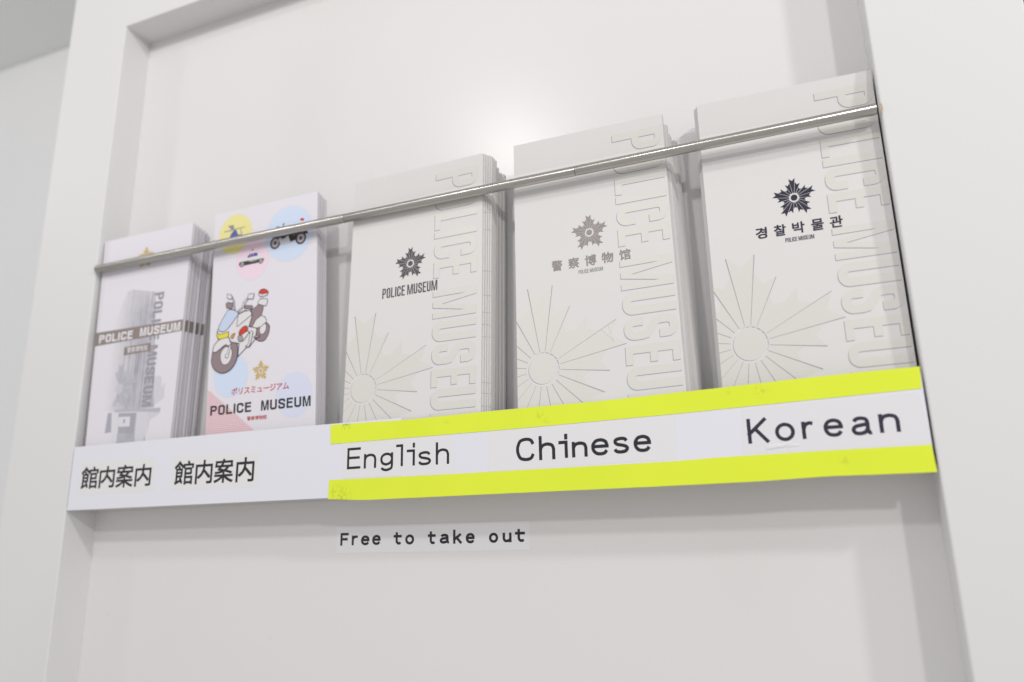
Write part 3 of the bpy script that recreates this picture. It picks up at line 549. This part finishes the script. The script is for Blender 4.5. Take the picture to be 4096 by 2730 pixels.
def stack(key, N, M, label, glabel, group, offsf, extra=None):
    f, O = surf(key); bases = {}
    front = None
    rs = random.Random(sum(map(ord, key))); yy = 0
    for i in range(N):
        dx, drop = offsf(i)
        if i: yy += PITCH + (rs.choice((0, 0, .0002, .0007)) if key in ('s1', 's2') else rs.choice((-.00006, 0, .00012)))
        k = round(drop, 4)
        if k not in bases: bases[k] = brochure_mesh(key, M, k)
        loc = O + Vector((dx * U, yy, 0))
        o = link('brochure', bases[k], None, loc)
        if i == 0: front = tag(o, label, 'brochure')
        else:
            tag(o, ORD[i] + glabel, 'brochure', group)
            if extra and i < extra[1] and (extra[2] == 'edge_print' or i % 3 != 1):
                o2 = link(extra[2], extra[0], o)
                if extra[2] == 'edge_print': o2['kind'] = 'stuff'
    return front, f

random.seed(11)
ORD = ' second third fourth fifth sixth seventh eighth ninth tenth eleventh twelfth thirteenth fourteenth fifteenth sixteenth seventeenth eighteenth nineteenth twentieth twenty-first'.split(' ')
BIGS = .672                                           # left edge of the tall vertical lettering (s)
def cover(key, ink, title, ds=0.0):
    """white cover: relief rosette, tall vertical lettering, small emblem and title"""
    pm = pmap(key); pr = Print(pm); sh = ds * WM
    # big rosette, lower left
    cx, cy = (.168 + ds) * WM, -.8725 * HM
    r0 = 0.0
    for i in range(20):
        k = i % 4; L = (53.5, 42, 30.5, 42)[k]; a = 90.9 - i * 18
        def pt(r, da): th = math.radians(a + da); return (cx + r * math.cos(th), cy + r * math.sin(th))
        poly = [pt(10.9, -8.7), pt(L, -8.85), pt(L * .86, 0), pt(L, 8.85), pt(10.9, 8.7)]
        poly = clipx(poly, r0); poly = [(x, max(y, -1.17 * HM)) for x, y in poly]
        pr.add([poly], PEARL, 1)
        if k == 2 and i == 2: pass
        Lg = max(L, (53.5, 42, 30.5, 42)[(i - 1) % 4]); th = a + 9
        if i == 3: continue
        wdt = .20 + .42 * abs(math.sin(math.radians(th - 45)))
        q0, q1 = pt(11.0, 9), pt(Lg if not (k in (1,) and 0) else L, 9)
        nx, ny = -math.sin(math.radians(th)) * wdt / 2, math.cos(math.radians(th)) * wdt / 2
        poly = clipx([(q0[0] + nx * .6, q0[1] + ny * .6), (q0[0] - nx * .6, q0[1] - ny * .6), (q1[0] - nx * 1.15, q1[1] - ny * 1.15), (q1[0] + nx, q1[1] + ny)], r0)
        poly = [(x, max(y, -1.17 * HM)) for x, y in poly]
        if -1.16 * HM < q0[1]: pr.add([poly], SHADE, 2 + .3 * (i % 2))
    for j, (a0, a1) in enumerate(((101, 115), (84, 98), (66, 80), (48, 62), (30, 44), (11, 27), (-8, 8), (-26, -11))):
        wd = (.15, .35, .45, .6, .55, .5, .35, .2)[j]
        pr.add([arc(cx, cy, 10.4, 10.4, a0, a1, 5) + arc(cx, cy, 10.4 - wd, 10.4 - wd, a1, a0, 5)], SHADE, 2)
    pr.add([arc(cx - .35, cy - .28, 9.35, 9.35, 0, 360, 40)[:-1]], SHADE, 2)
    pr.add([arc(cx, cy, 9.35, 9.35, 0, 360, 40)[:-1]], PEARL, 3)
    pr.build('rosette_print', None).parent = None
    ros = bpy.context.scene.objects[-1] if 0 else None
    return pr, pm, sh
def cover_build(front, key, ink, kind, ds):
    pm = pmap(key); n0 = len(COL.objects)
    cover(key, ink, None, ds); ro = COL.objects[n0]; ro.parent = front; ro.matrix_parent_inverse = Matrix(); ro.location = (0, 0, 0)
    # tall vertical lettering, letters turned clockwise
    pr = Print(pm); T0 = dict(P=.0440, O=.1265, L=.2180, I=.2890, C=.3265, E=.4120, M=.5285, U=.6510, S=.7385, E2=.8330, U2=.9065, M2=.9920)
    H = .313 * WM; Wd = .0750 * HM; sw = .0272 * HM
    base = (BIGS + .003 + (ds if ds else 0)) * WM
    for nm, t0 in T0.items():
        pr = Print(pm)
        ch = nm[0]; W_ = Wd
        if ch == 'M': W_ = Wd * 1.43 / 1.12
        if ch in 'LE': W_ = Wd * .85 / .9
        for shp in gothic(ch, W_, H, sw if ch != 'M' else sw * .93, sh=.0425 * WM, r=Wd * .46):
            sc = 1
            tr = lambda a, b, ox=0, oy=0: (base + b + ox, -(t0 * HM + a) + oy)
            big = [[tr(a, b) for a, b in l] for l in shp]
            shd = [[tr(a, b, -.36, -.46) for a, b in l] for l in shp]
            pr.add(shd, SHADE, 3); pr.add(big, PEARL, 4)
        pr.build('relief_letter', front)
    # emblem and title
    pe = Print(pm); pt_ = Print(pm); pr = pt_
    if kind == 'en':
        emblem(pe, .472 * WM, -.398 * HM, 12.1, ink, 6)
        line(pr, 'POLICE MUSEUM', .2635 * WM, -.5238 * HM, 3.0, .0408 * HM, .98, .70, 1.3, ink, 6, fit=.4155 * WM, r=1.3, mw=1.55)
    elif kind == 'zh':
        emblem(pe, .495 * WM, -.403 * HM, 12.1, ink, 6)
        for ch, s0, s1 in (('警', .245, .311), ('察', .354, .420), ('博', .460, .5295), ('物', .566, .636), ('馆', .676, .742)):
            put_cjk(pr, ch, lambda a, b: ((s0 + (s1 - s0) * a) * WM, (-.5262 + .0380 * b) * HM), ink, 6, .022)
        line(pr, 'POLICE MUSEUM', .4155 * WM, -.5517 * HM, 1.12, .0142 * HM, .30, .26, .5, ink, 6, fit=.154 * WM, r=.45, mw=1.5)
    else:
        emblem(pe, .503 * WM, -.403 * HM, 12.3, ink, 6)
        for ch, s0, s1 in (('경', .271, .332), ('찰', .374, .437), ('박', .475, .539), ('물', .578, .641), ('관', .677, .742)):
            put_cjk(pr, ch, lambda a, b: ((s0 + (s1 - s0) * a) * WM, (-.5262 + .0370 * b) * HM), ink, 6, .026)
        line(pr, 'POLICE MUSEUM', .4285 * WM, -.5523 * HM, 1.12, .0145 * HM, .32, .26, .5, ink, 6, fit=.156 * WM, r=.45, mw=1.5)
    pe.build('emblem_print', front); pt_.build('title_lettering', front)

# third stack: English
def edge_marks(key, ts, s0, ink):
    pr = Print(pmap(key))
    for t in ts: pr.add([[(s0 * WM, -t * HM), (.9975 * WM, -t * HM), (.9975 * WM, -(t + .0024) * HM), (s0 * WM, -(t + .0024) * HM)]], ink, 1.5)
    o = pr.build('edge_print', None); me = o.data; bpy.data.objects.remove(o); return me
TS = (.2425, .3115, .4755, .5700, .6360, .6815, .7275, .8960, .9350, .9805)
def o3(i):
    if i < 5: return .0019 * i, .0004 * i
    if i < 12: return .0076 + (.0004 if i % 3 else -.0002), .0016 + .0003 * (i % 2)
    if i < 14: return .0092, .0095
    return .0090 + .0006 * (i - 14) + (.0012 if i % 3 == 0 else 0), .0135 + .0006 * (i % 2)
me = edge_marks('s3', TS, .9925, C['grey'])
fr3, _ = stack('s3', 21, PAPER, 'front brochure with charcoal emblem and English title POLICE MUSEUM, above the English label', ' white brochure from the front in the stack with the English title', 'brochures stacked behind the front English one', o3, (me, 5, 'edge_print'))
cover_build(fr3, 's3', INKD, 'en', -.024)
# fourth stack: Chinese
def o4(i):
    if i < 3: return .0004 * i, 0
    if i < 7: return .0030 + .0005 * (i % 3), .0100 + .0004 * (i % 2)
    if i < 12: return .0042 + .0006 * (i % 2), .0180
    return .0085 + .0007 * (i % 3), .0215 + .0008 * (i % 2)
fr4, _ = stack('s4', 17, PAPER, 'front brochure with silver-grey emblem and Chinese title, above the Chinese label', ' white brochure from the front in the stack with the Chinese title', 'brochures stacked behind the front Chinese one', o4)
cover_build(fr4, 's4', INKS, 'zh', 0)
# fifth stack: Korean
def o5(i):
    if i == 0: return 0, 0
    return -.0011 * min(i, 4) - (.0004 if i % 3 == 0 else 0), .0003 * (i % 2)
fr5, _ = stack('s5', 15, PAPER, 'front brochure with navy emblem and Korean title, above the Korean label', ' white brochure from the front in the stack with the Korean title', 'brochures stacked behind the front Korean one', o5)
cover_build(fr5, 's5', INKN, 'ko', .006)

# second stack: illustrated brochures
def o2(i): return (0, .0004, .0007, .0012, .0010, .0016, .0021, .0024)[i] , .0007 * i + (.0015 if i > 4 else 0)
fr2, _ = stack('s2', 8, PAPERV, 'front brochure with a cartoon police motorcycle and pastel circles', ' pale lilac brochure from the front in the stack with the cartoon motorcycle', 'brochures stacked behind the illustrated front one', o2)
pm = pmap('s2')
pr = Print(pm)
tri = stpts([(.004, .805), (.45, .9985), (.56, 1.05), (.004, 1.05)])
nst = 27
for i in range(nst):
    t = .815 + (1.03 - .815) * i / nst; s = .004 + (t - .805) * (.4613 / .1935)
    pr.add([[(.003 * WM, -t * HM), (s * WM, -t * HM), ((s + .008) * WM, -(t + .0036) * HM), (.003 * WM, -(t + .0036) * HM)]], PINKL, 2)
pr.add([stpts([(.003, .807), (.463, 1.0018), (.54, 1.035), (.003, 1.035)])], PINKB, 1.2)
pr.build('striped_triangle', fr2)
SOFT = {k + '_ink': mat('soft_' + k + '_edge_ink', tuple((a + d) / 2 for a, d in zip(S2L(*v), (.80, .775, .83))), .45, .35) for k, v in dict(yellow=(236, 226, 160), pale_blue=(210, 222, 244), pink=(238, 214, 229), pale_lilac=(217, 221, 240)).items()}
def circ(c, ex, ey, M, lay):
    x, y = c[0] * WM, -c[1] * HM; r = (abs(ex[0] - c[0]) * WM + abs(ey[1] - c[1]) * HM) / 2
    l = arc(x, y, r, r, 0, 360, 64)[:-1]; l = clipx(l, .3); pr.add([clipx(arc(x, y, r * 1.02, r * 1.02, 0, 360, 64)[:-1], .3)], SOFT[M.name], lay - .3); pr.add([clipx(arc(x, y, r * .965, r * .965, 0, 360, 64)[:-1], .3)], M, lay)
for k, M, lay in (('yel', C['yellow'], 2.2), ('pink', C['pink'], 2.8), ('blu', C['pale_blue'], 3.4), ('bl', C['pale_blue'], 3.1), ('br', C['pale_lilac'], 2.2)):
    pr = Print(pm); circ(*DATA['circ'][k], M, lay); pr.build('pastel_circle', fr2)
pr = Print(pm); SM = {k: stpts(v) for k, v in DATA['small'].items()}
def wheel(c, e_, lay):
    x, y = c[0] * WM, -c[1] * HM; r = abs(e_[0] - c[0]) * WM
    for k, M in ((1, C['dark']), (.74, C['mid']), (.55, C['off_white']), (.42, C['grey']), (.2, C['dark'])):
        pr.add([arc(x, y, r * k, r * k * 1.02, 0, 360, 24)[:-1]], M, lay + (1 - k))
WH = DATA['wheels']
wheel(*WH['m1'], 7); wheel(*WH['m2'], 7)
for k, M, l in (('mbody', 'dark', 8.2), ('mfair', 'off_white', 8.8), ('mtank', 'grey', 8.8), ('mmir', 'dark', 8.2), ('mb2', 'off_white', 8.2), ('mbeac', 'signal_red', 9)): pr.add([SM[k]], C[M], l)
random.seed(5)
for i in range(26):
    x = random.uniform(.63, .88) * WM; y = -random.uniform(.155, .190) * HM; a = random.uniform(.3, .9)
    pr.add([[(x, y), (x + a, y - .2), (x + a * .8, y + .5), (x + .1, y + .4)]], C[random.choice(['mid', 'grey', 'off_white', 'outline'])], 9.4 + i * .1)
pr.build('small_motorcycle_print', fr2)
pr = Print(pm)
for k, M, l in (('hfin', 'grey', 5), ('htail', 'grey', 5.3), ('hbody', 'heli_blue', 5.8), ('hub', 'grey', 6.1), ('rot1', 'grey', 6.6)): pr.add([SM[k]], C[M], l)
for i in range(10):
    x = random.uniform(.155, .20) * WM; y = -random.uniform(.092, .118) * HM; a = random.uniform(.4, .9)
    pr.add([[(x, y), (x + a, y - .2), (x + a * .5, y + .7)]], C[random.choice(['purple', 'pale_blue', 'heli_blue', 'dark'])], 7 + i * .1)
pr.build('helicopter_print', fr2)
pr = Print(pm)
for k, M, l in (('cbase', 'off_white', 5), ('cbody', 'off_white', 5.4), ('cdark', 'dark', 6), ('cwin', 'purple', 6), ('cbeac', 'signal_red', 6.4)): pr.add([SM[k]], C[M], l)
wheel(*WH['c1'], 6.8); wheel(*WH['c2'], 6.8)
cp = DATA['wheels']['cp']; hh = (cp[1][1] - cp[0][1]) * HM * .62
line(pr, 'POLICE', cp[0][0] * WM, -(cp[1][1] + .001) * HM, hh * .85, hh, hh * .2, hh * .2, 0, C['off_white'], 7, fit=(cp[2][0] - cp[1][0]) * WM, r=hh * .25)
wx = [q for q in SM['cwin']]; mx_ = sum(q[0] for q in wx) / 5; my = sum(q[1] for q in wx) / 5
for k in (-1.4, 1.2): pr.add([[(mx_ + k, my - 1.9), (mx_ + k + .35, my - 1.9), (mx_ + k + .35, my + 1.9), (mx_ + k, my + 1.9)]], C['off_white'], 6.6)
pr.build('patrol_car_print', fr2)
# cartoon motorcycle
BK = {k: stpts(v) for k, v in DATA['bike'].items()}
order = [('rwheel', 'brown_grey', 1), ('rrim', 'off_white', 1), ('pannier', 'off_white', 0), ('seat', 'brown_grey', 0), ('bpost', 'off_white', 0), ('rbox', 'off_white', 0), ('bdome', 'signal_red', 1), ('bbase', 'off_white', 0),
         ('body', 'off_white', 0), ('meml', 'off_white', 0), ('gripl', 'brown_grey', 0), ('mirl', 'off_white', 0), ('memr', 'off_white', 0), ('gripr', 'brown_grey', 0), ('mirr', 'off_white', 0), ('tank', 'off_white', 0),
         ('screen', 'glass_blue', 1), ('fwheel', 'brown_grey', 1), ('frim', 'off_white', 1), ('fender', 'off_white', 1), ('fork', 'off_white', 0), ('yel', 'lemon', 0), ('orange', 'orange', 1), ('cyl', 'off_white', 0), ('red', 'signal_red', 1), ('horn', 'mid', 1),
         ('guard', 'off_white', 1), ('peg', 'mid', 0)]
pr = Print(pm); lay = 4.5
for k, M, smo in order:
    P = dedup(BK[k], True)
    if smo: P = dedup(bezsm(P, True, 4), True)
    pr.add([P], C[M], lay); st = stroke(P, .62 if k in ('fwheel', 'rwheel', 'body', 'fender') else .46, True); pr.add(st, C['outline'], lay + .45); lay += 1.05
def seg(a, b, wd=.4):
    global lay
    pr.add(stroke([a, b], wd), C['outline'], lay); lay += .1
q = BK['seat']
pr.build('motorcycle_print', fr2)
pr = Print(pm)
emblem(pr, .504 * WM, -.7525 * HM, 8.1, GOLD, 5, gap=.045)
pr.build('emblem_print', fr2); pr = Print(pm)
kt = 'ポリスミュージアム'; x0, x1 = .2329 * WM, .7666 * WM; zt, zb = -.8112 * HM, -.8415 * HM; cw = (x1 - x0) / 9.0
for i, ch in enumerate(kt):
    V, Fc, (a0, a1, b0, b1) = cjk(ch, .014)
    put_cjk(pr, ch, lambda a, b: (x0 + cw * i + cw * (a0 + (a1 - a0) * a), zb + (zt - zb) * ((b0 + (b1 - b0) * b) + .07) / .95), RED, 5, .014)
x0, x1 = .3885 * WM, .571 * WM; cw = (x1 - x0) / 5
for i, ch in enumerate('警察博物館'):
    put_cjk(pr, ch, lambda a, b: (x0 + cw * (i + .04 + .92 * a), (-.9545 + .0170 * b) * HM), RED, 5, .01)
line(pr, 'POLICE', .0380 * WM, -.919 * HM, 5.6, .0408 * HM, 1.5, 1.15, 0, INKK, 6, fit=.3865 * WM, r=1.9)
line(pr, 'MUSEUM', .5166 * WM, -.919 * HM, 5.6, .0412 * HM, 1.5, 1.15, 0, INKK, 6, fit=.4400 * WM, r=1.9)
pr.build('title_lettering', fr2)

# first stack: brochures with the grey picture of a tower
def o1(i): return (0, .0012, .0004, .0022, .0016, .0030, .0026, .0044, .0036, .0052, .0060, .0040, .0078, .0085)[i], (0, .0005, .0025, .001, .004, .003, .006, .005, .010, .008, .012, .014, .02, .022)[i]
pr = Print(pmap('s1'))
pr.add([[(.95 * WM, -.4660 * HM), (1.0006 * WM, -.4640 * HM), (1.0006 * WM, -.5165 * HM), (.95 * WM, -.5185 * HM)]], C['band'], 1.5)
f1, _O1 = surf('s1'); M_ = pr.M.index(C['band']); n0 = len(pr.V)
for t in (.4640, .5165):
    for dy in (0, TH * .8): q = f1(1.0006, t); pr.V.append(Vector((q.x, q.y + dy, q.z)))
pr.F.append((n0, n0 + 2, n0 + 3, n0 + 1)); pr.mi.append(M_)
tmp = pr.build('title_band', None); bm1 = tmp.data; bpy.data.objects.remove(tmp)
fr1, _ = stack('s1', 14, PAPERV, 'leftmost front brochure with a pale grey photograph of a tower building', ' pale brochure from the front in the leftmost stack with the tower picture', 'brochures stacked behind the tower picture one', o1, (bm1, 14, 'title_band'))
S1 = {k: stpts(v) for k, v in DATA['s1'].items()}
pr = Print(pmap('s1'))
pr.add([[(.13 * WM, -.60 * HM), (.20 * WM, -.44 * HM), (.33 * WM, -.285 * HM), (.385 * WM, -.278 * HM), (.66 * WM, -.3085 * HM), (.775 * WM, -.852 * HM), (.30 * WM, -.852 * HM), (.14 * WM, -.84 * HM)]], PHOTO, 1)
for k, M, l in (('bldr', 't3', 1.5), ('base', 't6', 3), ('left', 't2', 3), ('right', 't3', 3.4), ('col', 't5', 3.8), ('col2', 't7', 3.8), ('ent', 't2', 4.4), ('canopy', 't6', 5), ('sign', 't5', 5.6), ('signm', 't2', 6.2)):
    pr.add([S1[k]], C[M], l)
# thin window lines up the tower
tw = S1['tower']; xl, xr = .36 * WM, .60 * WM
for i in range(0):
    x = xl + (xr - xl) * i / 16; pr.add([[(x, -.82 * HM), (x + .28, -.82 * HM), (x + .28 + 1.5 * (1 - i / 16), -(.285 + .0018 * i) * HM), (x + 1.5 * (1 - i / 16), -(.285 + .0018 * i) * HM)]], C[('t1', 't3')[i % 2]], 3.0 + .05 * (i % 2))
for i in range(6):
    x = (.49 + .018 * i) * WM; pr.add([[(x, -.98 * HM), (x + .35, -.98 * HM), (x + .25, -.87 * HM), (x, -.87 * HM)]], C['t4'], 4.9)
e_ = DATA['s1t']['emb'][0]
for i in range(20):
    L = (21, 16, 12, 16)[i % 4]; a = math.radians(91 - i * 18); d = math.radians(8.0); cx, cy = e_[0] * WM, -e_[1] * HM
    P = [(cx + 5 * math.cos(a - d), cy + 5 * math.sin(a - d)), (cx + L * math.cos(a - d), cy + L * math.sin(a - d)), (cx + L * .87 * math.cos(a), cy + L * .87 * math.sin(a)), (cx + L * math.cos(a + d), cy + L * math.sin(a + d)), (cx + 5 * math.cos(a + d), cy + 5 * math.sin(a + d))]
    if math.cos(a) > -.4: pr.add([clipx(P, .2 * WM)], C['t1'] if i % 2 else C['t6'], 6.5)
pr.add([arc(cx, cy, 4.4, 4.4, 0, 360, 24)[:-1]], C['t0'], 6.5)
# vertical lettering on the tower
n = 0; t = .315
for ch in 'POLICE MUSEUM':
    if ch == ' ': t += .016; continue
    wt = .012 if ch == 'I' else .050 if ch == 'M' else .037
    for shp in gothic(ch, wt * HM * (.89 if ch == 'M' else 1), .105 * WM, .0125 * HM, sh=2.0, r=wt * HM * .42):
        pr.add([[((.652 - .02 * (t - .3) / .5) * WM + b, -(t * HM + a)) for a, b in l] for l in shp], C['t4'], 7)
    t += wt + .0062
pr.build('building_print', fr1)
pr = Print(pmap('s1'))
pr.add([stpts([(.000, .4648), (1.0, .4640), (1.0, .5165), (.000, .5300)])], C['band'], 8)
for txt, k in (('POLICE', 'pol'), ('MUSEUM', 'mus')):
    q = DATA['s1t'][k]; a, b = q[0][0] * WM, q[2][0] * WM
    line(pr, txt, a, -(q[1][1] + q[3][1]) / 2 * HM, 5.6, .0400 * HM, 1.7, 1.0, 0, C['off_white'], 9, fit=b - a, r=1.9)
pr.add([S1['box']], C['band'], 8)
x0, x1 = .395 * WM, .635 * WM; cw = (x1 - x0) / 5
for i, ch in enumerate('警察博物館'):
    put_cjk(pr, ch, lambda a, b: (x0 + cw * (i + .04 + .92 * a), (-.5855 + .0265 * b) * HM), C['off_white'], 9, .01)
pr.build('title_band', fr1)
pr = Print(pmap('s1')); emblem(pr, .502 * WM, -.128 * HM, 9.9, GOLD, 5, gap=.045)
pr.build('emblem_print', fr1)
bpy.data.objects.remove(_co)
